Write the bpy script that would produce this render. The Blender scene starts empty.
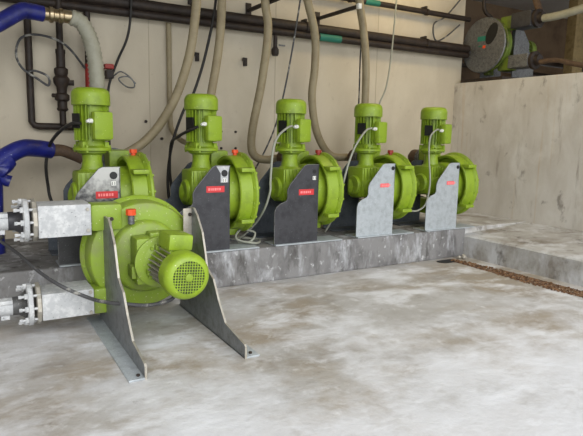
import bpy, bmesh, math, random
from mathutils import Vector, Matrix
random.seed(7)
PI = math.pi
C = bpy.context.scene.collection
scene = bpy.context.scene

# ------------------------------------------------------------------ materials
def lin(c):
    return tuple(((v/255)/12.92 if v/255 <= .04045 else ((v/255+.055)/1.055)**2.4) for v in c)
def mat(name, rgb, rough=.6, metal=0., spec=.5, dirt=None, dirt_amt=.5, scale=6, bump=0., bscale=60, coat=0., stretch=None, lo=.45, hi=.65, speck=None, spk_scale=70, spk=.66):
    m = bpy.data.materials.new(name); m.use_nodes = True
    nt = m.node_tree; b = nt.nodes['Principled BSDF']
    b.inputs['Roughness'].default_value = rough; b.inputs['Metallic'].default_value = metal
    b.inputs['Specular IOR Level'].default_value = spec; b.inputs['Coat Weight'].default_value = coat
    c = (*lin(rgb), 1); b.inputs['Base Color'].default_value = c
    tc = nt.nodes.new('ShaderNodeTexCoord'); src = tc.outputs['Object']
    if stretch:
        mp = nt.nodes.new('ShaderNodeMapping'); mp.inputs['Scale'].default_value = stretch
        nt.links.new(src, mp.inputs['Vector']); src = mp.outputs['Vector']
    out = None
    if dirt is not None:
        n = nt.nodes.new('ShaderNodeTexNoise'); n.inputs['Scale'].default_value = scale; n.inputs['Detail'].default_value = 8; n.inputs['Roughness'].default_value = .65
        nt.links.new(src, n.inputs['Vector'])
        r = nt.nodes.new('ShaderNodeMapRange'); r.inputs['From Min'].default_value = lo; r.inputs['From Max'].default_value = hi; r.inputs['To Max'].default_value = dirt_amt
        nt.links.new(n.outputs['Fac'], r.inputs['Value'])
        mx = nt.nodes.new('ShaderNodeMixRGB'); mx.inputs[1].default_value = c; mx.inputs[2].default_value = (*lin(dirt), 1)
        nt.links.new(r.outputs['Result'], mx.inputs[0]); out = mx.outputs[0]
    if speck is not None:
        n = nt.nodes.new('ShaderNodeTexNoise'); n.inputs['Scale'].default_value = spk_scale; n.inputs['Detail'].default_value = 3
        nt.links.new(tc.outputs['Object'], n.inputs['Vector'])
        r = nt.nodes.new('ShaderNodeMapRange'); r.inputs['From Min'].default_value = spk; r.inputs['From Max'].default_value = spk+.05; r.inputs['To Max'].default_value = .85
        nt.links.new(n.outputs['Fac'], r.inputs['Value'])
        mx = nt.nodes.new('ShaderNodeMixRGB'); mx.inputs[1].default_value = c; mx.inputs[2].default_value = (*lin(speck), 1)
        if out: nt.links.new(out, mx.inputs[1])
        nt.links.new(r.outputs['Result'], mx.inputs[0]); out = mx.outputs[0]
    if out: nt.links.new(out, b.inputs['Base Color'])
    if bump:
        n = nt.nodes.new('ShaderNodeTexNoise'); n.inputs['Scale'].default_value = bscale; n.inputs['Detail'].default_value = 6
        nt.links.new(src, n.inputs['Vector'])
        bp = nt.nodes.new('ShaderNodeBump'); bp.inputs['Strength'].default_value = bump; bp.inputs['Distance'].default_value = .01
        nt.links.new(n.outputs['Fac'], bp.inputs['Height']); nt.links.new(bp.outputs['Normal'], b.inputs['Normal'])
    return m

def layered(name, base, layers, rough=.8, bump=.3, bscale=30, rough_var=None, spec=.5):
    """base colour with several noise layers (colour, scale-vector, scale, lo, hi, amount, seed)"""
    m = bpy.data.materials.new(name); m.use_nodes = True
    nt = m.node_tree; b = nt.nodes['Principled BSDF']; b.inputs['Specular IOR Level'].default_value = spec
    tc = nt.nodes.new('ShaderNodeTexCoord'); out = None
    fac0 = None
    for (col, sv, sc, lo, hi, amt, seed) in layers:
        mp = nt.nodes.new('ShaderNodeMapping'); mp.inputs['Scale'].default_value = sv; mp.inputs['Location'].default_value = (seed*3.1, seed*7.7, seed*1.3)
        nt.links.new(tc.outputs['Object'], mp.inputs['Vector'])
        n = nt.nodes.new('ShaderNodeTexNoise'); n.inputs['Scale'].default_value = sc; n.inputs['Detail'].default_value = 9; n.inputs['Roughness'].default_value = .62; n.inputs['Distortion'].default_value = .25
        nt.links.new(mp.outputs['Vector'], n.inputs['Vector'])
        r = nt.nodes.new('ShaderNodeMapRange'); r.inputs['From Min'].default_value = lo; r.inputs['From Max'].default_value = hi; r.inputs['To Max'].default_value = amt
        nt.links.new(n.outputs['Fac'], r.inputs['Value'])
        if fac0 is None: fac0 = r.outputs['Result']
        mx = nt.nodes.new('ShaderNodeMixRGB'); mx.inputs[1].default_value = (*lin(base), 1); mx.inputs[2].default_value = (*lin(col), 1)
        if out: nt.links.new(out, mx.inputs[1])
        nt.links.new(r.outputs['Result'], mx.inputs[0]); out = mx.outputs[0]
    nt.links.new(out, b.inputs['Base Color'])
    b.inputs['Roughness'].default_value = rough
    if rough_var:
        r = nt.nodes.new('ShaderNodeMapRange'); r.inputs['To Min'].default_value = rough; r.inputs['To Max'].default_value = rough_var
        nt.links.new(fac0, r.inputs['Value']); nt.links.new(r.outputs['Result'], b.inputs['Roughness'])
    n = nt.nodes.new('ShaderNodeTexNoise'); n.inputs['Scale'].default_value = bscale; n.inputs['Detail'].default_value = 8
    nt.links.new(tc.outputs['Object'], n.inputs['Vector'])
    bp = nt.nodes.new('ShaderNodeBump'); bp.inputs['Strength'].default_value = bump; bp.inputs['Distance'].default_value = .02
    nt.links.new(n.outputs['Fac'], bp.inputs['Height']); nt.links.new(bp.outputs['Normal'], b.inputs['Normal'])
    return m

M_FLOOR = layered('floor_concrete', (164,161,157), [
    ((200,200,201), (1,1,1), .55, .42, .60, .7, 1),
    ((150,137,118), (.8,1.3,1), .9, .47, .61, .75, 3),
    ((140,134,127), (.8,1.5,1), 1.7, .54, .68, .6, 12),
    ((226,228,233), (.8,1.3,1), 2.1, .50, .66, .75, 5),
    ((132,124,114), (1,1.4,1), 3.2, .59, .72, .6, 8),
    ((232,233,236), (1,1,1), 7, .56, .72, .5, 9),
    ((118,112,104), (1,1,1), 13, .62, .74, .5, 2)], rough=.6, bump=.3, bscale=14, rough_var=.5)
def painted_daylight(m):
    # brighter daylight towards the camera, painted into the floor colour with noise
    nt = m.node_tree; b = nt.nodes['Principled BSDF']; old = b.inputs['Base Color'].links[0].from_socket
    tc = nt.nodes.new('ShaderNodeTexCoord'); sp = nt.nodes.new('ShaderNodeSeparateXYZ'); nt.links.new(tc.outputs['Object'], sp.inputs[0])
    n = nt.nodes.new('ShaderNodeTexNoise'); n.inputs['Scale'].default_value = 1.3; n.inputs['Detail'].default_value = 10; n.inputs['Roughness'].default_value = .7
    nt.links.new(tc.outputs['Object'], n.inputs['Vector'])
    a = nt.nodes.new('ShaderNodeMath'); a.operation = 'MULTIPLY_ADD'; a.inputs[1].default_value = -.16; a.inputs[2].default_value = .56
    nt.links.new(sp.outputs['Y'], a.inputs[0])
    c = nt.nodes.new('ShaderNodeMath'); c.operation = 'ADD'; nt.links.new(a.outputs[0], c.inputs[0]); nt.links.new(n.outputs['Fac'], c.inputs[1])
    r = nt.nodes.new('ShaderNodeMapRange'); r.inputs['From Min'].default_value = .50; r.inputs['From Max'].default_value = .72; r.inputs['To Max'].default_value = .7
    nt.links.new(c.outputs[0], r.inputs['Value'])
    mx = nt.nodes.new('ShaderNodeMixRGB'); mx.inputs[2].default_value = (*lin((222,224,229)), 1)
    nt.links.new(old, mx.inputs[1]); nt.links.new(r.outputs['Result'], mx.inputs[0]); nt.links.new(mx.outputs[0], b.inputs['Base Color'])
painted_daylight(M_FLOOR)
M_PLINTH = layered('plinth_concrete', (126,125,125), [
    ((88,86,86), (1,1,.5), 3, .46, .60, .8, 1),
    ((186,188,192), (1,1,.35), 4.5, .52, .66, .8, 2),
    ((66,63,60), (1,1,.3), 8, .56, .70, .8, 4),
    ((214,215,216), (1,1,.8), 16, .60, .70, .6, 6)], rough=.8, bump=.6, bscale=22)
M_PLATF = layered('platform_concrete', (176,174,170), [
    ((126,116,104), (1,1,1), 1.6, .46, .62, .8, 1),
    ((206,207,209), (1,1,.5), 3.5, .46, .62, .8, 2),
    ((92,86,80), (1,1,.6), 8, .58, .70, .7, 5)], rough=.8, bump=.5, bscale=22)
M_TANK = layered('tank_concrete', (206,202,196), [
    ((182,175,165), (1,1.2,.5), 2.2, .42, .64, .6, 1),
    ((190,164,128), (1,3.0,.12), 2.6, .60, .70, .5, 5),
    ((120,106,94), (1,4,.5), 1.5, .585, .70, .65, 3),
    ((90,80,72), (1,1.2,.8), 4, .61, .70, .6, 6),
    ((220,218,214), (1,1,.7), 3, .50, .68, .6, 15)], rough=.85, bump=.3, bscale=30)
M_WALL = layered('wall_cream_panel', (197,187,167), [
    ((180,169,149), (1,1,.6), .9, .40, .62, .6, 1),
    ((208,199,180), (1,1,.6), 1.7, .5, .66, .5, 7),
    ((138,124,106), (1,1,.8), 8, .64, .76, .3, 8),
    ((112,98,82), (1,1,1), 26, .66, .74, .45, 6)], rough=.7, bump=.08, bscale=60)
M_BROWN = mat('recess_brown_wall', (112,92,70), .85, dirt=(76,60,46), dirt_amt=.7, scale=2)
M_SEAM = mat('wall_seam', (172,162,142), .8)
M_CEIL = mat('ceiling_panel', (150,145,138), .9)
M_GREEN = mat('lime_green_paint', (136,162,36), .45, dirt=(104,124,40), dirt_amt=.65, scale=7, bump=.12, bscale=40, speck=(210,218,160), spk_scale=60, spk=.69)
M_DUSTG = mat('lime_green_paint_dusty', (132,158,44), .5, dirt=(126,132,84), dirt_amt=.6, scale=6, bump=.15, bscale=40, speck=(205,212,165), spk_scale=60, spk=.67)
M_OLDG = mat('lime_green_paint_grimy', (104,124,36), .6, dirt=(70,70,46), dirt_amt=.8, scale=5, bump=.15)
M_GALV = mat('galvanised_steel', (176,183,188), .5, .3, dirt=(150,156,160), dirt_amt=.7, scale=14, bump=.1, bscale=80, speck=(205,210,212), spk_scale=90, spk=.62)
M_GALVD = mat('weathered_galvanised_steel', (116,117,118), .5, .5, dirt=(74,74,74), dirt_amt=.7, scale=22, bump=.1, bscale=80, speck=(178,178,176), spk_scale=110, spk=.62)
M_CHAR = mat('charcoal_steel', (62,62,66), .45, .3, dirt=(38,38,42), dirt_amt=.7, scale=7, speck=(128,128,130), spk_scale=90, spk=.68, bump=.1)
M_CHARF = mat('charcoal_steel_worn', (88,88,88), .5, .3, dirt=(60,60,60), dirt_amt=.7, scale=9, speck=(150,150,148), spk_scale=80, spk=.66)
M_BRK = mat('dull_grey_steel', (130,133,136), .42, .45, dirt=(92,92,90), dirt_amt=.7, scale=14, speck=(170,170,168), spk_scale=100, spk=.66, bump=.08)
M_REAR = mat('dark_blue_grey_steel', (84,90,98), .5, .3, dirt=(60,64,70), dirt_amt=.7, scale=9, speck=(140,146,150), spk_scale=90, spk=.66)  # dark blue grey of the rear brackets
M_EDGE = mat('bare_steel_edge', (172,168,158), .5, .4, dirt=(150,140,124), dirt_amt=.6, scale=20)
M_GREY = mat('grey_dusty_metal', (176,178,180), .7, .1, dirt=(210,211,211), dirt_amt=.8, scale=20, bump=.2, speck=(120,120,122), spk_scale=60, spk=.66)
M_BLACK = mat('black_steel_pipe', (38,29,24), .6, .1, dirt=(66,52,40), dirt_amt=.5, scale=12)
M_DARK = mat('black_plastic', (18,18,18), .5)
M_TAN = mat('tan_ribbed_hose', (150,138,110), .65, dirt=(128,114,88), dirt_amt=.6, scale=9)
M_GHOSE = mat('grey_green_ribbed_hose', (158,156,140), .6, dirt=(132,132,112), dirt_amt=.5, scale=12)
M_RUB = mat('brown_rubber', (84,66,52), .7, dirt=(116,92,70), dirt_amt=.6, scale=14, bump=.2)
M_BLUE = mat('blue_wrapped_pipe', (30,36,116), .38, dirt=(20,24,80), dirt_amt=.7, scale=8, bump=.35, bscale=22, speck=(170,180,215), spk_scale=34, spk=.69)
M_ORANGE = mat('orange_red_plastic', (222,78,30), .5)
M_REDP = mat('red_plastic', (150,42,32), .5)
M_LABEL = mat('red_sticker', (206,48,52), .5, dirt=(170,40,44), dirt_amt=.5, scale=30)
M_LABELW = mat('pale_red_print', (244,140,140), .6)
M_LABEL_LIT = mat('overexposed_red_sticker', (238,92,96), .5, dirt=(230,150,150), dirt_amt=.6, scale=30)  # sticker red lightened as if overexposed, strong light put into the colour
M_WHITE = mat('white_plastic', (226,226,220), .5)
M_CABW = mat('pale_grey_cable', (146,148,136), .6)
M_CABB = mat('black_cable', (38,36,34), .6)
M_CABD = mat('dusty_dark_cable', (70,70,72), .7, dirt=(170,168,160), dirt_amt=.7, scale=9, lo=.55, hi=.62)
M_BRASS = mat('shiny_steel_coupling', (180,164,134), .3, .9, dirt=(130,110,80), dirt_amt=.6, scale=18)
M_TEAL = mat('teal_tape', (36,116,98), .6)
M_RUST = mat('rusty_debris', (126,92,62), .95, dirt=(66,44,30), dirt_amt=.9, scale=22, lo=.42, hi=.56, speck=(176,160,136), spk_scale=60, spk=.6)
M_CREAMH = mat('cream_white_hose', (226,218,202), .6, dirt=(200,190,172), dirt_amt=.5, scale=20)
M_FANI = mat('fan_interior', (66,72,58), .8)

M_GRADED = mat('dark_to_pale_bracket', (72,72,74), .45, .3, speck=(130,130,130), spk_scale=90, spk=.66, dirt=(48,48,50), dirt_amt=.6, scale=8)  # base grey, made paler towards the top below
def pale_top(m):
    # dark grey low on the plate, mixing into pale grey on the upper half
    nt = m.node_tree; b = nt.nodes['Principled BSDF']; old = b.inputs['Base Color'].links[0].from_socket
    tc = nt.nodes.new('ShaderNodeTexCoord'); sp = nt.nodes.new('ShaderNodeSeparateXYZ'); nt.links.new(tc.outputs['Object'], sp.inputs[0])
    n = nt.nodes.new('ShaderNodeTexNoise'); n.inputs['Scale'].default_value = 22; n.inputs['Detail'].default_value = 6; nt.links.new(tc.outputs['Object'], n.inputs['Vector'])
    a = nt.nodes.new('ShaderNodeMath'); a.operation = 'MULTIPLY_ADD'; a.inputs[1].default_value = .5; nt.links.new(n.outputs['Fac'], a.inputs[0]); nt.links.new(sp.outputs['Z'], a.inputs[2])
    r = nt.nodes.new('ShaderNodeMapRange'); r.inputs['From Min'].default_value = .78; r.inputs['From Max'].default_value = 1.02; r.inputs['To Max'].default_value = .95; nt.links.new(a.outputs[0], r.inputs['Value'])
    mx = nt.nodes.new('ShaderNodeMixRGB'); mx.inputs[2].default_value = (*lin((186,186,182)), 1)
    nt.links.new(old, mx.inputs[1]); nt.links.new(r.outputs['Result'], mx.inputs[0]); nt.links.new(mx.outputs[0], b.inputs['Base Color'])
pale_top(M_GRADED)

# ------------------------------------------------------------------ mesh builder
class MB:
    def __init__(s): s.bm = bmesh.new(); s.mats = []
    def mi(s, m):
        if m not in s.mats: s.mats.append(m)
        return s.mats.index(m)
    def _setm(s, faces, m):
        i = s.mi(m) if m else 0
        for f in faces: f.material_index = i
    def box(s, lo, hi, bev=0., m=None, rot=None):
        c = [(a+b)/2 for a, b in zip(lo, hi)]; d = [abs(b-a) for a, b in zip(lo, hi)]
        t = bmesh.new(); bmesh.ops.create_cube(t, size=1)
        bmesh.ops.scale(t, vec=d, verts=t.verts)
        if bev: bmesh.ops.bevel(t, geom=t.edges[:], offset=bev, segments=2, affect='EDGES', profile=.6)
        if rot is not None: bmesh.ops.transform(t, matrix=rot, verts=t.verts)
        bmesh.ops.translate(t, vec=c, verts=t.verts); s.merge(t, m); return s
    def merge(s, t, m=None, mtx=None):
        if mtx is not None: bmesh.ops.transform(t, matrix=mtx, verts=t.verts)
        vm = {v: s.bm.verts.new(v.co) for v in t.verts}; i = s.mi(m) if m else 0
        for f in t.faces:
            try: nf = s.bm.faces.new([vm[v] for v in f.verts]); nf.material_index = i
            except ValueError: pass
        t.free()
    def lathe(s, prof, o, axis, seg=32, m=None, caps=True):
        """prof: list of (w along axis, radius)"""
        a = Vector(axis).normalized(); u = a.orthogonal().normalized(); v = a.cross(u); o = Vector(o); i = s.mi(m) if m else 0
        rings = []
        for w, r in prof:
            if r < 1e-5: rings.append([s.bm.verts.new(o+a*w)])
            else: rings.append([s.bm.verts.new(o+a*w+(u*math.cos(2*PI*k/seg)+v*math.sin(2*PI*k/seg))*r) for k in range(seg)])
        for A, B in zip(rings, rings[1:]):
            for k in range(seg):
                q = [A[k % len(A)], A[(k+1) % len(A)], B[(k+1) % len(B)], B[k % len(B)]]
                q = list(dict.fromkeys(q))
                if len(q) > 2: s.bm.faces.new(q).material_index = i
        if caps:
            for R_ in (rings[0], rings[-1]):
                if len(R_) > 2: s.bm.faces.new(R_).material_index = i
        return s
    def cyl(s, a, b, r, seg=20, m=None, r2=None):
        a = Vector(a); b = Vector(b); return s.lathe([(0, r), ((b-a).length, r if r2 is None else r2)], a, b-a, seg, m)
    def prism(s, pts, d, m=None, bev=0.):
        """pts: 3-D outline, extruded by vector d"""
        t = bmesh.new(); d = Vector(d)
        A = [t.verts.new(p) for p in pts]; B = [t.verts.new(Vector(p)+d) for p in pts]
        t.faces.new(A); t.faces.new(B[::-1]); n = len(A)
        for k in range(n): t.faces.new([A[k], B[k], B[(k+1) % n], A[(k+1) % n]])
        bmesh.ops.recalc_face_normals(t, faces=t.faces)
        if bev: bmesh.ops.bevel(t, geom=t.edges[:], offset=bev, segments=1, affect='EDGES')
        s.merge(t, m); return s
    def tube(s, pts, r, seg=12, sub=10, m=None, ripple=0, pitch=.03, r_end=None):
        P = [Vector(p) for p in pts]
        if len(P) > 2 and sub > 1:
            Q = [P[0]*2-P[1]]+P+[P[-1]*2-P[-2]]; out = []
            for i in range(1, len(Q)-2):
                for k in range(sub):
                    t = k/sub; p0, p1, p2, p3 = Q[i-1:i+3]
                    out.append(.5*((2*p1)+(p2-p0)*t+(2*p0-5*p1+4*p2-p3)*t*t+(3*p1-p0-3*p2+p3)*t**3))
            out.append(P[-1]); P = out
        if ripple:
            L = [0.]
            for a, b in zip(P, P[1:]): L.append(L[-1]+(b-a).length)
            n = int(L[-1]/(pitch/2)); R = []; j = 0
            for k in range(n+1):
                w = L[-1]*k/n
                while j < len(L)-2 and L[j+1] < w: j += 1
                R.append(P[j].lerp(P[j+1], min(1, (w-L[j])/max(1e-6, L[j+1]-L[j]))))
            P = R
        T = [(P[min(i+1, len(P)-1)]-P[max(i-1, 0)]).normalized() for i in range(len(P))]
        u = T[0].orthogonal().normalized(); prev = None; i_ = s.mi(m) if m else 0; first = None
        for k, (p, t) in enumerate(zip(P, T)):
            u = (u-t*u.dot(t)).normalized(); v = t.cross(u)
            rr = r*(1+(ripple if k % 2 else -ripple)); 
            if r_end is not None: rr *= 1+(r_end/r-1)*k/(len(P)-1)
            ring = [s.bm.verts.new(p+(u*math.cos(2*PI*q/seg)+v*math.sin(2*PI*q/seg))*rr) for q in range(seg)]
            if prev:
                for q in range(seg): s.bm.faces.new([prev[q], prev[(q+1) % seg], ring[(q+1) % seg], ring[q]]).material_index = i_
            else: first = ring
            prev = ring
        s.bm.faces.new(first).material_index = i_; s.bm.faces.new(prev).material_index = i_
        return s
    def build(s, name, material, parent=None, smooth=True, ang=35):
        s.bm.normal_update(); bmesh.ops.recalc_face_normals(s.bm, faces=s.bm.faces)
        lim = math.radians(ang)
        for f in s.bm.faces: f.smooth = smooth
        for e in s.bm.edges: e.smooth = not (len(e.link_faces) != 2 or e.calc_face_angle(0) > lim)
        me = bpy.data.meshes.new(name); s.bm.to_mesh(me); s.bm.free()
        ms = s.mats or [material]
        for m in ms: me.materials.append(m if m else material)
        o = bpy.data.objects.new(name, me); C.objects.link(o)
        if parent: o.parent = parent
        return o

def tag(o, label=None, cat=None, group=None, kind=None):
    if label: o['label'] = label
    if cat: o['category'] = cat
    if group: o['group'] = group
    if kind: o['kind'] = kind
    return o
def empty(name, loc, rz=0):
    o = bpy.data.objects.new(name, None); C.objects.link(o); o.location = loc; o.rotation_euler = (0, 0, rz); o.empty_display_size = .1; return o
def copy_one(o, parent):
    c = o.copy(); C.objects.link(c); c.parent = parent
    return c

WY = 6.6      # back wall
TX = 6.93      # face of the tank wall

# ------------------------------------------------------------------ setting
def st(b, name, m, label=None):
    o = b.build(name, m, smooth=False); o['kind'] = 'structure'
    if label: o['label'] = label
    return o
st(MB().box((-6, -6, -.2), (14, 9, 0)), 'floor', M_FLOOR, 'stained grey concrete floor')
st(MB().box((-5, WY, 0), (7.06, WY+.15, 4.4)), 'wall_back', M_WALL, 'cream panelled back wall')
st(MB().box((TX, -1.5, 0), (9.5, WY+.15, 2.41), .015), 'wall_right', M_TANK, 'tall pale concrete tank wall at the right')
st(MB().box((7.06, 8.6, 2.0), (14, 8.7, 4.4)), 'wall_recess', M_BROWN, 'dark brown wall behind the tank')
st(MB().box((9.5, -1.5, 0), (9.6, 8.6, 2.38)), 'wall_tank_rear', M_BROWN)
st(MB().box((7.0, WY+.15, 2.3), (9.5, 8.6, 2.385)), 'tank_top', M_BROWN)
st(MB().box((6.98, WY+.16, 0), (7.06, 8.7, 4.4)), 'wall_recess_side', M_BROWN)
st(MB().box((-5, .8, 4.4), (14.1, 8.7, 4.5)), 'ceiling', M_CEIL)
st(MB().box((-3.6, .8, 0), (-3.5, 6.75, 4.4)), 'wall_left', M_WALL)
st(MB().box((14, .8, 0), (14.1, 8.7, 4.4)), 'wall_far_right', M_BROWN)
# plinth and platform
st(MB().box((-3, 5.0, 0), (5.62, WY, .37), .02), 'plinth', M_PLINTH, 'long grey concrete plinth under the pump row')
b = MB(); x0, x1 = 5.6, TX
b.prism([(x0, -1.5, 0), (x1, -1.5, 0), (x1, -1.5, .365), (x0+.03, -1.5, .285), (x0, -1.5, .265)], (0, 6.55, 0))
st(b, 'platform', M_PLATF, 'low concrete platform before the tank wall')
st(MB().box((5.62, 5.05, 0), (TX, WY, .372), .015), 'platform_end', M_PLATF)
# wall seams
for i, x in enumerate((.32, 1.92, 3.60, 5.30)):
    st(MB().box((x, WY-.004, .37), (x+.008, WY-.0005, 4.39)), 'trim_%d' % (i+1), M_BROWN if False else M_SEAM)

# rusty debris in the channel along the platform
b = MB()
for k in range(1900):
    y = random.uniform(.4, 4.88); w = .16+.12*min(1, (5-y)/2.5)
    x = 5.19+.03*math.sin(y*3)+(.10+.16*min(1, (5-y)/1.2))*random.random()
    s_ = random.uniform(.006, .019)
    t = bmesh.new(); bmesh.ops.create_cube(t, size=s_)
    for v in t.verts: v.co *= random.uniform(.6, 1.3)
    b.merge(t, None, Matrix.Translation((x, y, s_*.3)) @ Matrix.Rotation(random.uniform(0, 3), 4, 'Z') @ Matrix.Rotation(random.uniform(0, 3), 4, 'X'))
b.box((5.21, .4, 0), (5.42, 4.2, .005)).box((5.22, 4.2, 0), (5.33, 4.9, .005))
o = b.build('rusty_debris', M_RUST, smooth=False); tag(o, 'rust brown crumbs and grit lying in a line at the foot of the platform', 'debris', kind='stuff')
b = MB()
for (p, r) in (((5.46, 4.86, .03), .035), ((5.42, 4.9, .02), .025)):
    t = bmesh.new(); bmesh.ops.create_icosphere(t, subdivisions=2, radius=r)
    for v in t.verts: v.co *= random.uniform(.8, 1.1)
    b.merge(t, None, Matrix.Translation(p))
tag(b.build('pale_rubble', M_EDGE), 'small pale lump of rubble in the corner where plinth meets platform', 'rubble')
b = MB().prism([(5.16+(.14+.02*math.sin(3*a))*math.cos(a), 4.85+(.09+.02*math.cos(2*a))*math.sin(a), .001) for a in [k*PI/12 for k in range(24)]], (0, 0, .006))
tag(b.build('drain_hole', M_DARK), 'round black drain hole in the floor at the end of the plinth', 'drain')

# ------------------------------------------------------------------ pump parts (local: gearbox towards -Y, ports towards -X, base at z=0)
CZ = .55
BOLT = {}
def casing(parent, R, r, m, dx=0., lug=True):
    b = MB(); o = (dx, 0, CZ)
    if lug: face = [(.012, .29), (.19, .295), (.19, r-.045), (.105, r-.035), (.10, r-.01), (.11, r)]
    else: face = [(.012, .29), (.06, .295), (.065, r-.03), (.075, r-.012), (.10, r)]
    ax = (0, 1, 0)
    # front cover, stepped drum, broad flange and domed back
    b.lathe([(-.015, .0), (-.015, .26), (-.005, .275), (.0, .28)]+face+[(.235, r+.005), (.25, R-.01), (.262, R), (.282, R), (.292, R-.01), (.292, R-.05), (.31, R-.08), (.335, .2), (.34, 0)], o, ax, 64, caps=False)
    for s in (1, -1):                                   # tangential port necks
        b.box((-.46, .03, CZ+s*.33-.105), (-.22, .235, CZ+s*.33+.105), .03)
    for s in (1, -1):                                   # lugs
        for q in (1, -1):
            xa, xb = sorted((q*.25, q*(.40 if q > 0 else .36)))
            b.box((xa+dx, .105, CZ+s*.26-.02), (xb+dx, .25, CZ+s*.26+.02), .008)
    if lug: b.box((-.05, .10, CZ-R-.03), (.05, .24, CZ-r+.02), .01)
    c = b.build('casing', m, parent)
    for k in range(16):
        a = 2*PI*(k+.5)/16; loc = (dx+math.cos(a)*(R-.022), .24, CZ+math.sin(a)*(R-.022))
        if m.name not in BOLT:
            f = MB().cyl((0, 0, 0), (0, .022, 0), .014, 6).cyl((0, .02, 0), (0, .055, 0), .008, 6).cyl((0, .04, 0), (0, .065, 0), .014, 6).build('flange_bolt', m, c); BOLT[m.name] = f
        else: f = copy_one(BOLT[m.name], c)
        f.location = loc
    return c

def motor(parent, o, axis, tdir, m, mbox, L=.57, R=.17, black=True, gl=True, dark_fins=None, th=0.):
    """flanged finned motor: o flange centre, axis towards the fan, tdir direction of the terminal box"""
    A = Vector(axis).normalized(); T = Vector(tdir).normalized(); S = A.cross(T); O = Vector(o)
    F = Matrix(((S.x, T.x, A.x, O.x), (S.y, T.y, A.y, O.y), (S.z, T.z, A.z, O.z), (0, 0, 0, 1)))
    def place(b): b.bm.transform(F); return b
    lc = L-.16
    b = MB(); b.mi(m); b.lathe([(0, .0), (0, R-.012), (.006, R), (.03, R), (.036, R-.012), (.05, R-.04), (.10, R-.058), (lc+.03, R-.058), (lc+.03, 0)], (0, 0, 0), (0, 0, 1), 40, caps=False)
    for k in range(4):
        a = PI/4+k*PI/2; b.cyl((math.cos(a)*(R-.015), math.sin(a)*(R-.015), -.012), (math.cos(a)*(R-.015), math.sin(a)*(R-.015), .055), .014, 8)
        a += .25; b.box((math.cos(a)*(R-.03)-.02, math.sin(a)*(R-.03)-.02, .03), (math.cos(a)*(R-.03)+.02, math.sin(a)*(R-.03)+.02, .085), .006)
    nf = 24; fm = dark_fins or m
    for k in range(nf):
        a = 2*PI*k/nf
        if abs(((a-PI/2+PI) % (2*PI))-PI) < .5: continue
        t = bmesh.new(); bmesh.ops.create_cube(t, size=1)
        bmesh.ops.scale(t, vec=(.052, .007, lc-.09), verts=t.verts); bmesh.ops.translate(t, vec=(R-.042, 0, .10+(lc-.09)/2-.005), verts=t.verts)
        b.merge(t, fm, Matrix.Rotation(a, 4, 'Z'))
    mo = place(b).build('motor', m, parent)
    # fan cover with square-mesh grille
    b = MB(); w0 = lc; w1 = L
    pr = [(w0, R-.03), (w0, R-.008), (w0+.004, R), (w1-.07, R)]
    for k in range(1, 7):
        a = k/6*PI/2*.92; pr.append((w1-.07+.066*math.sin(a), R-.055+.055*math.cos(a)))
    rin = R-.053
    pr += [(w1-.003, rin), (w1-.012, rin)]
    b.lathe(pr, (0, 0, 0), (0, 0, 1), 48, caps=False)
    fc = place(b).build('fan_cover', mbox, mo)
    b = MB(); b.lathe([(w1-.02, rin+.004), (w1-.02, 0)], (0, 0, 0), (0, 0, 1), 32, M_FANI, caps=False)
    n = 12; q = 2*rin/n
    for k in range(1, n):
        c_ = -rin+k*q; h = math.sqrt(max(0, rin*rin-c_*c_))
        b.box((c_-.003, -h, w1-.010), (c_+.003, h, w1-.005), 0, mbox)
        b.box((-h, c_-.003, w1-.0095), (h, c_+.003, w1-.0045), 0, mbox)
    b.lathe([(w1-.014, .03), (w1+.002, .028), (w1+.004, .02), (w1+.004, 0)], (0, 0, 0), (0, 0, 1), 20, mbox, caps=False)
    place(b).build('fan_grille', mbox, mo)
    # terminal box
    b = MB(); b.box((-.075, R-.07, .13), (.075, R-.01, .33), .01); b.box((-.092, R-.02, .105), (.092, R+.055+th, .355), .022)
    tb = place(b).build('terminal_box', mbox, parent)
    if gl:
        b = MB(); b.cyl((-.085, R+.012, .27), (-.125, R+.012, .27), .020, 10); b.cyl((-.12, R+.012, .27), (-.145, R+.012, .265), .013, 10)
        place(b).build('cable_gland', M_WHITE, tb)
    if black:
        a0 = math.radians(172); b = MB(); rot = Matrix.Rotation(a0, 4, 'Z')
        t = bmesh.new(); bmesh.ops.create_cube(t, size=1); bmesh.ops.scale(t, vec=(.012, .10, .13), verts=t.verts); bmesh.ops.translate(t, vec=(R-.008, 0, .27), verts=t.verts)
        bmesh.ops.transform(t, matrix=rot, verts=t.verts); b.merge(t)
        place(b).build('nameplate', M_DARK, mo)
    return mo

def sticker(parent, x, y, z, m, mw, w=.17, h=.055, sgn=1):
    """red sticker on the outer face (+x side, sgn) of a bracket plate, with unreadable pale print"""
    b = MB(); b.box((x, y-w/2, z-h/2), (x+.002*sgn, y+w/2, z+h/2), 0, m)
    cx = y-w/2+.02
    for k, ww in enumerate((.016, .010, .014, .022, .012, .016)):
        b.box((x+.002*sgn, cx, z-.012), (x+.003*sgn, cx+ww, z+.012), 0, mw); cx += ww+.008
    return b.build('sticker', m, parent)

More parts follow.
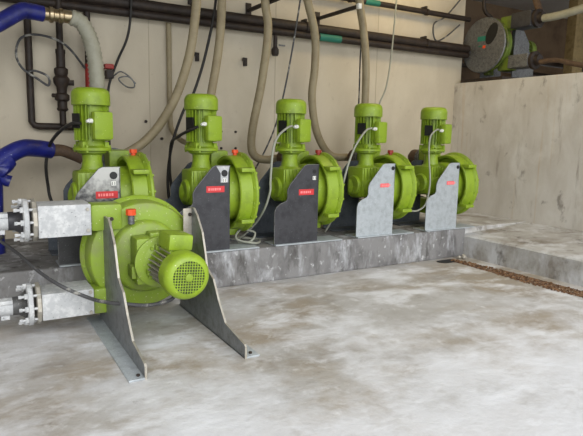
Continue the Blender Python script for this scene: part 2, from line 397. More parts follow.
ROWP = [(0, .855), (-.15, .855), (-.185, .84), (-.36, .64), (-.385, .59), (-.385, .50), (-.40, .47), (-.47, .445), (-.52, .41), (-.54, .36), (-.54, .0), (0, .0)]
FRONTP = [(.02, .93), (-.06, .93), (-.13, .88), (-.24, .76), (-.30, .61), (-.335, .50), (-.40, .46), (-.47, .43), (-.57, .29), (-.70, .15), (-1.03, .10), (-1.045, .085), (-1.045, 0), (.30, 0), (.30, .06), (.10, .30), (.10, .84)]
def bracket(parent, side, prof, m, foot, fl, edge=None, y1=.32, tab=.065, x0=None):
    """steel plate in the y-z plane at x=side*.345, foot flange outwards, fixing tab inwards at y=0"""
    x = side*.345 if x0 is None else x0; th = .014
    b = MB(); b.prism([(x-side*th, y, z) for y, z in prof], (side*th, 0, 0), m, .002)
    y0 = min(p[0] for p in prof)
    xa, xb = sorted((x-side*th, x+side*fl))
    if prof is ROWP: xa, xb = sorted((x-side*.22, x+side*.035))
    b.box((xa, y0, 0), (xb, y1, .014), .003, foot or m)
    xa, xb = sorted((x-side*tab, x))
    zt = prof[0][1]
    b.box((xa, -.012, zt-.30), (xb, .0, zt-.005), .003, edge or m)
    if edge:
        pts = prof[:13] if len(prof) > 14 else prof[:11]
        for (p, q) in zip(pts, pts[1:]):
            c = Vector((0, (p[0]+q[0])/2, (p[1]+q[1])/2)); d = Vector((0, q[0]-p[0], q[1]-p[1])); L = d.length
            a = math.atan2(d.z, d.y)
            t = bmesh.new(); bmesh.ops.create_cube(t, size=1); bmesh.ops.scale(t, vec=(.0152, L, .004), verts=t.verts)
            b.merge(t, edge, Matrix.Translation((x-side*th/2, c.y, c.z)) @ Matrix.Rotation(a, 4, 'X'))
    o = b.build('bracket', m, parent)
    return o

def port_end(parent, s, m=M_GREY):
    z = .88 if s > 0 else .24; y = .13
    g = MB()
    h = .118 if s > 0 else .10
    g.box((-.83, y-.15, z-h), (-.465, y+.15, z+h), .006, m)
    for (xx, zz) in ((-.49, .08), (-.49, -.08)): g.cyl((xx, y-.165, z+zz), (xx, y-.145, z+zz), .013, 8, M_EDGE)
    g.build('port_guard', m, parent)
    return z, y

# ------------------------------------------------------------------ row pumps
ROW = [(1.188, 1), (2.256, 2), (3.309, 3), (4.387, 4), (5.465, 5)]
LAB = {1: 'lime green hose pump at the left end of the plinth, nearest the blue pipes',
       2: 'lime green hose pump on the plinth, dark bracket with a pale top corner',
       3: 'middle lime green hose pump of the plinth row, with an all dark bracket',
       4: 'lime green hose pump with light galvanised bracket, second from the tank wall',
       5: 'lime green hose pump at the right end of the plinth beside the tank wall'}
def row_pump(X, n):
    p = empty('hose_pump', (X, 5.375, .372), -PI/2)
    tag(p, LAB[n], 'pump', 'green hose pumps in a row on the plinth')
    G = M_GREEN
    casing(p, .425, .39, G)
    # gearbox and vertical motor; local -y is away from the casing
    b = MB(); b.lathe([(0, .0), (0, .13), (.03, .14), (.10, .14), (.12, .12), (.18, .11)], (0, -.005, .60), (0, -1, 0), 28)
    b.box((-.16, -.33, .44), (.15, -.03, .80), .035)
    b.lathe([(0, .14), (.03, .14), (.06, .10), (.14, .085), (.19, .09), (.21, .13), (.235, .13)], (0, -.17, .76), (0, 0, 1), 28)
    b.lathe([(0, .0), (0, .13), (.02, .145), (.13, .145), (.15, .13), (.15, 0)], (-.0, -.20, .56), (-.85, -.5, 0), 28, caps=False)
    gb = b.build('gearbox', G, p)
    b = MB(); b.lathe([(0, .12), (.015, .12), (.03, .105), (.03, 0)], (0, -.33, .58), (0, -1, 0), 28, caps=False)
    b.lathe([(0, .11), (.02, .11), (.035, .09), (.035, 0)], (.14, -.2, .56), (1, -.25, 0), 28, caps=False)
    for k in range(6): b.box((.148, -.31+k*.045, .66), (.165, -.298+k*.045, .79), .003)
    b.build('gearbox_cover', G, gb)
    # terminal box faces the camera side: local direction of world (.3,-.95) is (.95,.3)
    motor(p, (0, -.165, .985), (0, 0, 1), (.95, .3, 0), G, G)
    if n != 5:
        b = MB(); b.cyl((0, .21, .90), (0, .21, .965), .022, 12); b.cyl((0, .21, .965), (0, .21, 1.0), .036, 8)
        b.build('filler_cap', M_REDP if n > 2 else M_ORANGE, p)
    bm_ = {1: M_GRADED, 2: M_CHAR, 3: M_CHAR, 4: M_GALV, 5: M_GALV}[n]
    br = bracket(p, 1, ROWP, bm_, M_GALV, .085, edge=None if n > 3 else M_GALVD)
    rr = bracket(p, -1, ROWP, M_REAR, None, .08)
    if n in (2, 3): br['label'] = 'dark charcoal bracket'
    elif n > 3: br['label'] = 'light galvanised bracket'
    # sticker, fixing hole and small tag on the outer face
    if n <= 3: sticker(br, .345, -.155 if n != 1 else -.12, {1: .61, 2: .625, 3: .56}[n], M_LABEL, M_LABELW, w=.19, h=.062)
    else: sticker(br, .345, -.15, .60, M_LABEL_LIT, M_LABELW, w=.13, h=.045)
    if n == 2:
        b = MB(); b.prism([(.345, -.005, .85), (.345, -.145, .85), (.345, -.10, .78), (.345, -.10, .69), (.345, -.02, .69), (.345, -.02, .78)], (.0015, 0, 0))
        b.build('bare_patch', M_GREY, br)
    if n <= 3:
        b = MB(); b.cyl((.346, -.06, .78), (.349, -.06, .78), .034 if n < 3 else .022, 20)
        b.build('fixing_hole', M_DARK, br)
        b = MB(); b.box((.346, -.08, .69), (.350, -.04, .73), 0, M_WHITE); 
        b.box((.350, -.073, .695), (.351, -.068, .725), 0, M_CHAR); b.box((.350, -.053, .695), (.351, -.048, .725), 0, M_CHAR)
        b.build('number_tag', M_WHITE, br)
    else:
        b = MB(); b.cyl((.346, -.035, .80), (.349, -.035, .80), .024, 16); b.build('fixing_hole', M_DARK, br)
    # two port ends with flanges and rubber stubs
    for s in (1, -1):
        z = CZ+s*.33
        b = MB(); b.lathe([(0, .12), (.025, .12), (.025, .1), (.04, .1), (.04, .12), (.065, .12)], (-.45, .13, z), (-1, 0, 0), 20)
        for k in range(4):
            a = PI/4+k*PI/2; b.cyl((-.44, .13+.1*math.cos(a), z+.1*math.sin(a)), (-.53, .13+.1*math.cos(a), z+.1*math.sin(a)), .01, 6)
        b.build('port_flange', M_GALVD, p)
        b = MB(); b.lathe([(0, .085), (.02, .11), (.13, .112), (.16, .09), (.2, .06)], (-.515, .13, z), (-1, 0, 0), 24)
        b.build('rubber_sleeve', M_RUB, p)
    return p
for X, n in ROW: row_pump(X, n)

# ------------------------------------------------------------------ front pump on the floor
fp = empty('hose_pump', (1.26, 4.33, 0))
tag(fp, 'large lime green hose pump standing alone on the floor before the plinth', 'pump')
casing(fp, .47, .435, M_DUSTG, -.04, False)
b = MB(); b.box((-.18, -.2, .37), (.16, 0, .74), .03); b.lathe([(0, .16), (.05, .16)], (0, -.2, .55), (0, 1, 0), 28); b.box((-.21, -.17, .42), (-.17, -.05, .52), .01); b.box((-.06, -.16, .72), (.08, -.04, .77), .012)
gb = b.build('gearbox', M_DUSTG, fp)
b = MB(); b.lathe([(0, .19), (.02, .2), (.035, .2), (.045, .17)], (0, -.19, .55), (0, -1, 0), 36); b.build('gearbox_flange', M_DUSTG, gb)
motor(fp, (.025, -.2, .545), (.02, -1, 0), (.10, 0, 1), M_DUSTG, M_GREEN, L=.56, th=.045, black=False, gl=False, dark_fins=M_EDGE)
b = MB(); b.cyl((-.17, -.03, .90), (-.17, -.03, .945), .040, 8); b.build('filler_cap', M_ORANGE, fp)
b = MB(); b.cyl((-.17, -.03, .83), (-.17, -.03, .90), .026, 12); b.lathe([(0, .026), (.01, .0)], (-.17, -.03, .83), (0, 0, -1), 12, caps=False); b.build('filler_neck', M_GALVD, fp)
for s in (-1, 1):
    pf = FRONTP if s > 0 else [(a if a <= -.9 or a > -.05 else a-.05, c*.96 if c > .5 else c) for a, c in FRONTP[:-1]]+[(.10, .85)]
    br = bracket(fp, s, pf, M_BRK, M_GALV, .10, edge=M_EDGE, y1=.33, tab=.085 if s > 0 else .05, x0=-.365 if s < 0 else None)
    b = MB(); b.cyl((s*.315, -.022, .875), (s*.315, -.012, .875), .016, 6); b.cyl((s*.395, -1.0, .014), (s*.395, -1.0, .026), .012, 6); b.build('fixing_bolt', M_BLACK, br)
for s in (1, -1):
    z, y = port_end(fp, s)
    b = MB()
    b.lathe([(0, .15), (.006, .158), (.03, .158), (.034, .15)], (-.83, y, z), (-1, 0, 0), 10)
    fl = b.build('port_flange', M_EDGE, fp)
    b = MB(); b.lathe([(0, .15), (.006, .16), (.034, .16), (.04, .15)], (-.885, y, z), (-1, 0, 0), 24); b.build('backing_ring', M_GREY, fl)
    for (dy, dz) in ((-.11, .09), (-.11, -.09), (.11, .09), (.11, -.09), (-.14, 0.0), (0, .14), (0, -.14)):
        MB().cyl((-.965, y+dy, z+dz), (-.835, y+dy, z+dz), .010, 8).cyl((-.945, y+dy, z+dz), (-.922, y+dy, z+dz), .022, 6).cyl((-.985, y+dy, z+dz), (-.965, y+dy, z+dz), .014, 6).build('flange_bolt', M_GREY, fl)
    b = MB(); b.lathe([(0, .11), (.02, .09), (.05, .07), (.09, .068)], (-.93, y, z), (-1, 0, 0), 24)
    b.build('pipe_neck', M_CHAR if s > 0 else M_CHARF, fp)

def hose_thing(name, pts, r, m, label, cat, group=None, ripple=0, pitch=.03, seg=12):
    o = MB().tube(pts, r, seg, 10, None, ripple, pitch).build(name, m, None, ang=80)
    return tag(o, label, cat, group)
# white delivery hoses of the front pump
for s, lb in ((1, 'cream white hose clamped to the upper port of the front pump'), (-1, 'cream white hose clamped to the lower port of the front pump')):
    z = .88 if s > 0 else .24; t = empty('delivery_hose', (.24, 4.46, z)); tag(t, lb, 'hose', 'cream hoses at the front pump')
    b = MB().tube([(0, 0, 0), (-.2, 0, 0), (-.7, .02, -.01), (-1.4, .1, -.03)], .058, 18, 10, None, .03 if s < 0 else 0, .03); b.build('hose_body', M_CREAMH, t, ang=80)
    b = MB(); b.lathe([(0, .066), (.1, .066)], (-.10, 0, 0), (1, 0, 0), 20); b.box((-.08, -.025, -.095), (-.02, .02, -.055), .006); b.box((-.09, -.075, .035), (-.0, -.05, .065), .005)
    b.build('hose_clamp', M_GREY, t)

# ------------------------------------------------------------------ pump on top of the tank
p6 = empty('hose_pump', (7.45, 6.24, 2.47), PI/2); p6.scale = (.93, .93, .93)
tag(p6, 'grimy hose pump on top of the tank, round grey disc with a dark opening', 'pump')
c6 = casing(p6, .45, .39, M_OLDG)
b = MB(); b.lathe([(0, .0), (0, .44), (.012, .455), (.03, .44), (.03, 0)], (0, .335, CZ), (0, 1, 0), 48, caps=False)
cv = b.build('disc_cover', M_GALVD, p6); cv['label'] = 'dull grey disc cover'
b = MB(); b.prism([(-.17+.11*math.cos(a)-.05*math.sin(a), .367, .72+.17*math.sin(a)) for a in [k*PI/10 for k in range(20)]], (0, .003, 0))
b.build('inspection_opening', M_DARK, cv)
b = MB(); b.box((-.06, .3665, .50), (.0, .368, .545), 0, M_ORANGE); b.box((.0, .3665, .53), (.09, .368, .55), 0, M_TEAL); b.box((-.05, .3665, .62), (.12, .368, .70), 0, M_TEAL)
b.build('sticker', M_TEAL, cv)
b = MB(); b.box((-.15, -.3, .4), (.15, 0, .75), .03); b.build('gearbox', M_OLDG, p6)
motor(p6, (0, -.3, .57), (0, -1, 0), (0, 0, 1), M_OLDG, M_OLDG, black=False, gl=False)
for s in (-1, 1): bracket(p6, s, ROWP, M_GALVD, 0, .06)
for s in (1, -1):
    z, y = port_end(p6, s, M_CHAR if s > 0 else M_GALVD)
    b = MB(); b.lathe([(0, .14), (.05, .14), (.06, .09), (.12, .08)], (-.83, y, z), (-1, 0, 0), 20); b.build('port_flange', M_BLACK, p6)
tag(MB().box((7.02, 5.75, 2.4105), (7.9, 6.55, 2.4695), .006).build('steel_plate', M_BLACK), 'flat dark steel plate under the tank top pump', 'plate')
# its hoses (world)
z1 = 2.455+.82; z2 = 2.455+.205
hose_thing('tank_hose', [(7.33, 5.37, z1), (7.33, 5.1, z1+.0), (7.36, 4.7, z1+.06), (7.4, 4.5, z1+.2), (7.42, 4.3, z1+.4), (7.42, 4.0, z1+.75)], .055, M_GHOSE, 'tan hose rising to the right from the upper port of the tank top pump', 'hose')
hose_thing('tank_hose', [(7.33, 5.37, z2), (7.33, 5.1, z2+.0), (7.31, 4.8, z2-.08), (7.3, 4.3, z2-.19), (7.3, 3.6, 2.45)], .036, M_RUB, 'brown hose lying along the tank top from the lower port', 'hose')
# overhead black steel and post behind the tank
t = empty('steel_post', (10.92, 7.2, 0)); tag(t, 'yellowish steel post standing behind the tank at the right edge', 'post')
MB().box((-.17, -.1, 0), (.17, .1, 4.39), .01).build('post_body', mat('post_paint', (150,130,88), .7, dirt=(110,92,60), dirt_amt=.7, scale=10), t)
def pipe(pts, r, label, name='steel_pipe', m=M_BLACK, cat='pipe', sub=1, group=None, seg=16):
    o = MB().tube(pts, r, seg, sub).build(name, m, None, ang=50); return tag(o, label, cat, group)
pipe([(7.05, 7.6, 3.15), (13.99, 7.6, 3.1)], .07, 'black pipe crossing the dark recess behind the tank top pump')
pipe([(7.05, 7.9, 2.95), (13.99, 7.9, 2.9)], .04, 'thinner black pipe low in the dark recess behind the tank')
pipe([(7.25, 6.3, 4.39), (7.2, 6.35, 3.62), (7.35, 6.3, 3.42)], .03, 'bent black pipe dropping onto the tank top pump', sub=6)
pipe([(7.5, 6.0, 4.39), (7.5, 5.7, 3.75), (7.45, 5.5, 3.36)], .05, 'brown pipe coming down behind the upper port of the tank top pump', m=M_RUB, sub=6)
hose_thing('looped_cable', [(6.9, 6.5, 3.75), (6.55, 6.5, 3.4), (6.3, 6.5, 3.25), (6.35, 6.5, 3.02), (6.55, 6.5, 3.08), (6.85, 6.5, 3.3)], .012, M_CABD, 'thin looped cable on the wall beside the tank top pump', 'cable')

# ------------------------------------------------------------------ pipes on the back wall
def pipe_run(name, label, z, y, r, x0=-3.49, x1=7.04, clamps=(), tape=()):
    t = empty(name, (x0, y, z)); tag(t, label, 'pipe', 'black pipes running across the back wall')
    MB().tube([(0, 0, 0), (x1-x0, 0, 0)], r, 20, 1).build('pipe_body', M_BLACK, t)
    for x in clamps:
        b = MB(); b.lathe([(0, r+.012), (.04, r+.012)], (x-x0-.02, 0, 0), (1, 0, 0), 20); b.box((x-x0-.015, 0, r), (x-x0+.015, WY-y-.002, r+.05), .004)
        b.build('pipe_clamp', M_BLACK, t)
    for xa, xb in tape:
        MB().lathe([(0, r+.004), (xb-xa, r+.004)], (xa-x0, 0, 0), (1, 0, 0), 20).build('teal_tape', M_TEAL, t)
pipe_run('wall_pipe', 'thick black pipe running the full width of the back wall', 2.945, 6.48, .062, clamps=(.6, 2.45, 4.0, 6.14))
pipe_run('wall_pipe', 'thinner black pipe directly under the thick wall pipe', 2.845, 6.48, .046, clamps=(), tape=((4.2, 4.55),))
pipe_run('wall_pipe', 'upper black pipe high on the back wall above the thick one', 3.40, 6.48, .038, clamps=(6.12, 4.7), tape=((4.95, 5.2),))
pipe_run('wall_pipe', 'highest black pipe at the upper left of the back wall', 3.10, 6.5, .05, x1=2.0, clamps=(0.2,))
# bent and vertical pipes at the left
pipe([(.64, 6.52, 2.83), (.635, 6.52, 1.62), (.66, 6.52, 1.585), (.70, 6.52, 1.575), (1.25, 6.52, 1.575)], .036, 'black L shaped pipe going down the wall and turning right behind the left pump')
t = empty('valve_pipe', (.935, 6.45, 1.6)); tag(t, 'black vertical pipe with a bulky valve body in it, left of the first motor', 'pipe')
MB().tube([(0, 0, 0), (0, 0, 1.28)], .034, 14, 1).build('pipe_body', M_BLACK, t)
b = MB(); b.lathe([(0, .045), (.02, .06), (.04, .05), (.10, .05), (.12, .075), (.17, .075), (.19, .05), (.25, .055), (.29, .08), (.34, .085), (.37, .06), (.40, .07), (.44, .07), (.46, .045), (.6, .045), (.6, .05), (.64, .05)], (0, 0, .14), (0, 0, 1), 16)
b.cyl((0, 0, .44), (.12, -.03, .44), .03, 10); b.cyl((0, 0, .30), (-.1, -.03, .30), .022, 10)
b.build('valve_body', M_BLACK, t)
t = empty('riser_pipe', (1.225, 6.5, 1.62)); tag(t, 'dark vertical pipe with a red sleeve, behind the grey ribbed hose', 'pipe')
MB().tube([(0, 0, 0), (0, 0, 1.2)], .034, 14, 1).build('pipe_body', M_BLACK, t)
MB().lathe([(0, .04), (.30, .038)], (0, 0, .34), (0, 0, 1), 16).build('red_sleeve', M_REDP, t)
hose_thing('looped_cable', [(1.2, 6.5, 2.2), (.98, 6.38, 2.42), (.75, 6.4, 2.5), (.57, 6.42, 2.46), (.51, 6.42, 2.3), (.56, 6.42, 2.16), (.70, 6.42, 2.06), (.80, 6.42, 2.0), (.80, 6.42, 2.09), (.68, 6.42, 2.14), (.6, 6.44, 2.12)], .012, M_CABD, 'thin black cable looped around the left wall pipes', 'cable')
# blue wrapped pipes
t = empty('blue_pipe', (.0, 5.9, 2.3)); tag(t, 'upper blue wrapped pipe ending in a shiny coupling, top left', 'pipe', 'blue wrapped pipes')
MB().tube([(-3.44, -.3, -.5), (-.9, -.3, -.1), (-.1, -.1, .07), (.22, 0, .13), (.52, .08, .33), (.60, .1, .35), (.73, .13, .345)], .075, 16, 8).build('pipe_body', M_BLUE, t)
b = MB()
b.lathe([(0, .065), (.03, .072), (.035, .06), (.07, .06), (.08, .075), (.11, .075), (.12, .06), (.16, .06), (.17, .072), (.20, .072), (.21, .062), (.28, .062)], (.71, .13, .345), (1, .0, .0), 20)
b.build('coupling', M_BRASS, t)
pipe([(-3.44, 5.9, 3.1), (-.5, 5.9, 2.42), (.10, 5.9, 2.28), (.27, 5.9, 2.13)], .06, 'short stub of blue pipe below the upper blue pipe', 'blue_pipe', M_BLUE, sub=6)
t = empty('blue_pipe', (.26, 5.85, .37)); tag(t, 'lower blue wrapped pipe rising from the plinth and bending to the left pump', 'pipe', 'blue wrapped pipes')
MB().tube([(-.06, 0, 0), (-.06, 0, .3), (-.05, 0, .6), (-.04, 0, .80), (.06, .05, .90), (.22, .12, .985), (.36, .2, .985), (.50, .25, .965)], .085, 18, 8).build('pipe_body', M_BLUE, t)
MB().tube([(-3.7, 0, .78), (-.3, 0, .78), (0, 0, .80), (.1, .05, .88)], .08, 16, 6).build('pipe_branch', M_BLUE, t)
MB().tube([(-3.65, -.3, 1.85), (-.9, -.3, 1.35), (-.2, -.1, .95), (.02, 0, .72), (.10, 0, .68)], .055, 14, 6).build('pipe_branch', M_BLUE, t)
hose_thing('rubber_hose', [(.74, 6.1, 1.33), (.85, 6.1, 1.335), (.95, 6.1, 1.30), (1.06, 6.09, 1.25)], .062, M_RUB, 'brown rubber hose end between the lower blue pipe and the left pump', 'hose')

# ------------------------------------------------------------------ hoses and cables
HG = 'tan ribbed hoses hanging from above'
hose_thing('ribbed_hose', [(.98, 6.03, 2.645), (1.08, 6.04, 2.61), (1.16, 6.05, 2.47), (1.205, 6.05, 2.25), (1.22, 6.05, 1.95), (1.215, 6.1, 1.5), (1.28, 6.12, 1.2), (1.28, 6.1, .75), (1.28, 6.08, .62)], .076, M_GHOSE, 'grey ribbed hose curving down behind the left motor', 'hose', None, .08, .045, 16)
hose_thing('ribbed_hose', [(2.27, 5.9, 4.0), (2.26, 5.9, 3.2), (2.235, 5.92, 2.75), (2.16, 5.95, 2.3), (1.995, 6.0, 1.84), (1.744, 6.05, 1.474), (1.45, 6.08, 1.28), (1.2, 6.09, 1.25)], .05, M_TAN, 'tan hose sweeping down to the left from above into the leftmost pump', 'hose', HG, .03, .03, 14)
hose_thing('ribbed_hose', [(2.64, 6.1, 4.0), (2.63, 6.1, 3.1), (2.593, 6.1, 2.541), (2.493, 6.1, 1.974), (2.40, 6.1, 1.5), (2.37, 6.12, 1.2), (2.36, 6.1, .75)], .05, M_TAN, 'tan hose dropping behind the motor of the second pump', 'hose', HG, .03, .03, 14)
hose_thing('ribbed_hose', [(3.12, 5.95, 4.0), (3.127, 6.0, 3.142), (3.173, 6.0, 2.754), (3.153, 6.1, 2.185), (3.06, 6.15, 1.62), (3.045, 6.15, 1.36), (3.12, 6.15, 1.25), (3.25, 6.12, 1.225), (3.42, 6.08, 1.25)], .05, M_TAN, 'tan hose hanging down and hooking right into the third pump', 'hose', HG, .03, .03, 14)
hose_thing('ribbed_hose', [(3.35, 5.7, 4.0), (3.50, 5.8, 3.5), (3.66, 5.92, 3.15), (3.83, 6.0, 2.78), (3.874, 6.05, 2.4), (3.874, 6.1, 2.0), (4.0, 6.15, 1.56), (4.22, 6.15, 1.28), (4.50, 6.08, 1.25)], .05, M_TAN, 'tan hose crossing the wall pipe and curving right into the fourth pump', 'hose', HG, .03, .03, 14)
hose_thing('ribbed_hose', [(4.35, 5.75, 4.0), (4.34, 5.8, 3.5), (4.42, 5.9, 3.24), (4.58, 6.0, 2.9), (4.64, 6.0, 2.5), (4.69, 6.05, 1.953), (4.709, 6.1, 1.349), (4.55, 6.1, .9), (4.52, 6.08, .7)], .05, M_TAN, 'tan hose hanging beside the arm end and dropping behind the fourth motor', 'hose', HG, .03, .03, 14)
WG = 'thin pale cables hanging from above'
hose_thing('thin_cable', [(3.62, 5.9, 4.0), (3.557, 5.9, 3.181), (3.435, 6.1, 1.937), (3.24, 6.2, 1.3), (2.85, 6.35, .6), (2.7, 6.4, .40)], .011, M_CABD, 'thin grey cable slanting down behind the third pump', 'cable', WG, seg=8)
hose_thing('thin_cable', [(4.637, 6.15, 4.0), (4.637, 6.1, 3.3), (4.62, 6.1, 2.54), (4.66, 6.15, 1.96), (4.66, 6.2, 1.3)], .010, M_CABD, 'thin grey cable hanging straight beside the hose of the fourth pump', 'cable', WG, seg=8)
hose_thing('thin_cable', [(5.24, 6.1, 4.0), (5.20, 6.1, 3.4), (5.15, 6.1, 2.638), (5.0, 6.0, 2.2), (4.845, 5.95, 1.929), (4.8, 5.95, 1.5)], .011, M_CABW, 'thin pale cable hanging between the fourth and fifth motors', 'cable', WG, seg=8)
hose_thing('black_cable', [(2.64, 6.25, 4.0), (2.6, 6.2, 3.1), (2.48, 6.2, 2.486), (2.325, 6.2, 2.004), (2.19, 6.2, 1.772), (2.055, 6.2, 1.395), (2.0, 6.2, .995), (2.03, 6.2, .6), (2.03, 6.2, .39)], .017, M_CABB, 'black cable running down behind the second motor to the plinth', 'cable', seg=8)
hose_thing('black_cable', [(1.68, 6.42, 3.6), (1.683, 6.40, 3.041), (1.639, 6.40, 2.607), (1.532, 6.5, 2.305), (1.43, 6.5, 2.0), (1.42, 6.5, 1.6), (1.44, 6.5, .9), (1.44, 6.48, .385)], .014, M_CABB, 'thin black cable down the wall right of the grey ribbed hose', 'cable', seg=8)
pipe([(2.152, 6.56, 2.80), (2.155, 6.56, 1.78), (2.16, 6.5, 1.56), (2.17, 6.3, 1.47), (2.15, 6.0, 1.43), (2.14, 5.6, 1.43)], .03, 'tan conduit running down the wall and bending behind the second motor', 'conduit', M_TAN, 'conduit', 6)
CG = 'power cables of the row motors'
hose_thing('power_cable', [(.90, 5.22, 1.605), (.84, 5.3, 1.60), (.78, 5.6, 1.53), (.735, 6.0, 1.39), (.705, 6.1, 1.187), (.726, 6.2, .974), (.757, 6.2, .795), (.9, 6.2, .5), (1.0, 6.25, .39)], .016, M_CABB, 'black power cable arching left from the leftmost motor', 'cable', CG, seg=8)
hose_thing('power_cable', [(1.985, 5.2, 1.60), (1.93, 5.3, 1.56), (1.93, 5.6, 1.50), (1.96, 5.95, 1.40), (2.0, 6.1, 1.0), (2.1, 6.12, .6)], .016, M_CABB, 'black power cable bending back from the second motor', 'cable', CG, seg=8)
hose_thing('power_cable', [(3.04, 5.17, 1.633), (2.94, 5.1, 1.61), (2.804, 5.05, 1.52), (2.731, 5.02, 1.38), (2.696, 5.0, 1.076), (2.692, 5.0, .952), (2.678, 5.1, .753), (2.66, 5.3, .56), (2.55, 5.45, .40), (2.40, 5.6, .387)], .012, M_CABW, 'pale power cable drooping from the middle motor to the plinth', 'cable', CG, seg=8)
hose_thing('power_cable', [(4.12, 5.17, 1.635), (3.98, 5.1, 1.60), (3.811, 5.05, 1.44), (3.685, 5.0, 1.252), (3.625, 5.0, 1.053), (3.64, 5.1, .839), (3.72, 5.3, .61), (3.70, 5.45, .39)], .012, M_CABW, 'pale power cable drooping from the fourth motor', 'cable', CG, seg=8)
hose_thing('power_cable', [(5.2, 5.17, 1.64), (5.077, 5.1, 1.63), (4.97, 5.08, 1.54), (4.917, 5.03, 1.326), (4.931, 5.0, .984), (4.932, 5.05, .729), (4.869, 5.1, .638), (4.783, 5.15, .623), (4.72, 5.3, .63)], .011, M_CABW, 'pale power cable looping down from the rightmost motor', 'cable', CG, seg=8)
FC = [(0.124, 5.0, 0.696), (0.202, 4.9, 0.658), (0.313, 4.8, 0.57), (0.429, 4.5, 0.479), (0.553, 4.24, 0.411), (0.739, 4.2, 0.306), (0.817, 4.02, 0.314), (0.93, 3.9, 0.316), (1.111, 3.9, 0.283), (1.262, 3.85, 0.322)]
b = MB().tube([(-.9, 5.3, .75)]+FC+[(1.30, 3.95, .36)], .014, 8, 10)
tag(b.build('power_cable', M_CABD, None, ang=80), 'dusty dark cable slung in front of the front pump and its lower port box', 'cable')
hose_thing('coiled_cable', [(2.45, 5.25, .40), (2.55, 5.15, .42), (2.62, 5.2, .5), (2.5, 5.3, .52), (2.42, 5.22, .44), (2.6, 5.12, .40), (2.72, 5.3, .40), (2.6, 5.45, .4)], .012, M_CABW, 'loose pale coil of cable lying on the plinth beside the second pump', 'cable', seg=8)

# arms, valve and fixings on the wall
for (x, z, y1, lb) in ((4.241, 3.10, 5.66, 'dark steel arm with a white end sticking out of the wall above the pumps'), (3.204, 3.08, 5.55, 'dark steel arm on the wall left of the one with a white end')):
    t = empty('wall_strut', (x, WY, z)); tag(t, lb, 'bracket', 'steel arms on the back wall')
    MB().box((-.02, y1-WY, -.02), (.02, -.001, .02), .003).box((-.04, -.012, -.09), (.04, -.001, .09), .003).build('arm_body', M_BLACK, t)
    if x > 4: MB().box((-.024, y1-WY-.02, -.03), (.024, y1-WY+.03, .03), .003).build('end_cap', M_WHITE, t)
t = empty('hanging_valve', (3.535, 6.48, 2.80)); tag(t, 'small black valve hanging from the thin wall pipe', 'valve')
b = MB(); b.cyl((0, 0, 0), (0, 0, -.25), .028, 12); b.lathe([(0, .035), (.03, .05), (.08, .05), (.11, .03)], (0, 0, -.26), (0, 0, 1), 12); b.build('valve_body', M_BLACK, t)
MB().box((.02, -.07, -.14), (.11, -.05, -.12), .003).build('lever', M_GALVD, t)
for (x, z, lb) in ((2.508, 2.45, 'small dark hook screwed to the wall between the hoses of the first two pumps'), (3.154, 2.443, 'small dark hook screwed to the wall behind the hose of the third pump'), (2.42, 3.10, 'small dark hook above the thick wall pipe')):
    b = MB().box((x-.02, WY-.05, z-.05), (x+.02, WY-.001, z+.05), .004).box((x-.045, WY-.06, z+.01), (x-.01, WY-.03, z+.05), .004)
    tag(b.build('wall_hook', M_BLACK), lb, 'hook', 'hooks on the back wall')
b = MB(); b.box((2.80, WY-.008, 1.31), (3.06, WY-.001, 1.60), .002, M_WALL)
for dx in (.03, .23):
    for dz in (.04, .25): b.cyl((2.80+dx, WY-.025, 1.31+dz), (2.80+dx, WY-.006, 1.31+dz), .016, 8, M_BLACK)
tag(b.build('wall_plate', M_WALL), 'square cream wall plate held by four dark bolts, right of the second motor', 'plate')
for k, (x, z) in enumerate(((1.87, 1.66), (1.87, 1.46), (2.06, 1.66), (2.06, 1.46))):
    tag(MB().cyl((x, WY-.02, z), (x, WY-.001, z), .018, 8).build('wall_bolt', M_BLACK), 'dark bolt in the wall left of the second motor', 'bolt', 'bolts left of the second motor')
t = empty('red_tap', (1.44, 6.5, 2.24)); tag(t, 'small red handled tap on the wall beside the grey ribbed hose', 'tap')
MB().box((-.03, -.03, -.12), (.05, .09, -.03), .01).build('tap_body', M_BLACK, t)
MB().box((-.05, -.05, -.02), (.05, .05, .035), .015).build('tap_handle', M_REDP, t)
MB().tube([(.05, 0, -.09), (.13, -.03, -.04), (.25, -.03, -.12), (.27, -.03, -.2), (.18, -.03, -.2), (.1, -.02, -.12), (.2, -.03, -.09), (.29, -.03, -.16)], .008, 8, 8).build('wire_loop', M_GALVD, t)

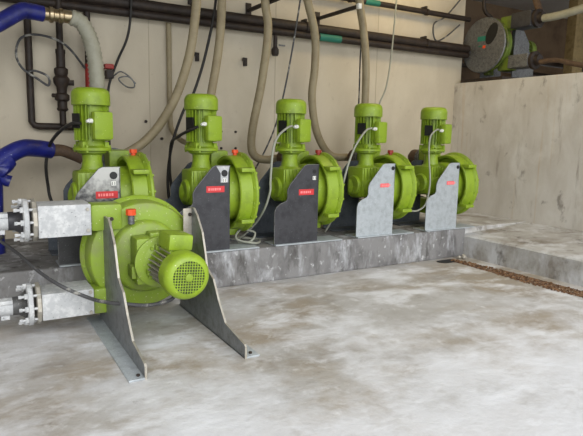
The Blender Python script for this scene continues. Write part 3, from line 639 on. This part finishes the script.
# ------------------------------------------------------------------ light
w = bpy.data.worlds.new('World'); scene.world = w; w.use_nodes = True
bg = w.node_tree.nodes['Background']; bg.inputs[0].default_value = (.93, .97, 1.0, 1); bg.inputs[1].default_value = 1.15
def area(name, loc, rot, sx, sy, e, col=(1, 1, 1)):
    l = bpy.data.lights.new(name, 'AREA'); l.shape = 'RECTANGLE'; l.size = sx; l.size_y = sy; l.energy = e; l.color = col
    o = bpy.data.objects.new(name, l); C.objects.link(o); o.location = loc; o.rotation_euler = rot; return o
sun = bpy.data.lights.new('daylight', 'SUN'); sun.energy = 1.5; sun.angle = math.radians(50); sun.color = (1, .985, .96)
so = bpy.data.objects.new('daylight', sun); C.objects.link(so); so.location = (4, -4, 6)
so.rotation_euler = Vector((.05, 1, -.62)).to_track_quat('-Z', 'Y').to_euler()

pl = bpy.data.lights.new('added_warm_light', 'POINT'); pl.energy = 42; pl.shadow_soft_size = .25; pl.color = (1, .78, .42)  # unseen warm light, added to yellow the wall near the tank
po = bpy.data.objects.new('added_warm_light', pl); C.objects.link(po); po.location = (5.3, 5.3, 4.15)

# ------------------------------------------------------------------ camera
cam = bpy.data.cameras.new('camera'); co = bpy.data.objects.new('camera', cam); C.objects.link(co)
yaw, pitch, roll = .53396, .1512, -.02043
f = Vector((math.sin(yaw)*math.cos(pitch), math.cos(yaw)*math.cos(pitch), -math.sin(pitch)))
r = Vector((math.cos(yaw), -math.sin(yaw), 0)); d = f.cross(r)
cr = r*math.cos(roll)+d*math.sin(roll); cd = -r*math.sin(roll)+d*math.cos(roll)
Mx = Matrix((( cr.x, -cd.x, -f.x, 0), (cr.y, -cd.y, -f.y, 0), (cr.z, -cd.z, -f.z, 1.55), (0, 0, 0, 1)))
co.matrix_world = Mx
cam.sensor_width = 36; cam.lens = 552.7/583*36; cam.clip_end = 100
scene.camera = co
scene.view_settings.view_transform = 'Standard'; scene.view_settings.look = 'None'
scene.view_settings.gamma = 1; scene.view_settings.use_curve_mapping = False
scene.view_settings.exposure = 0.64
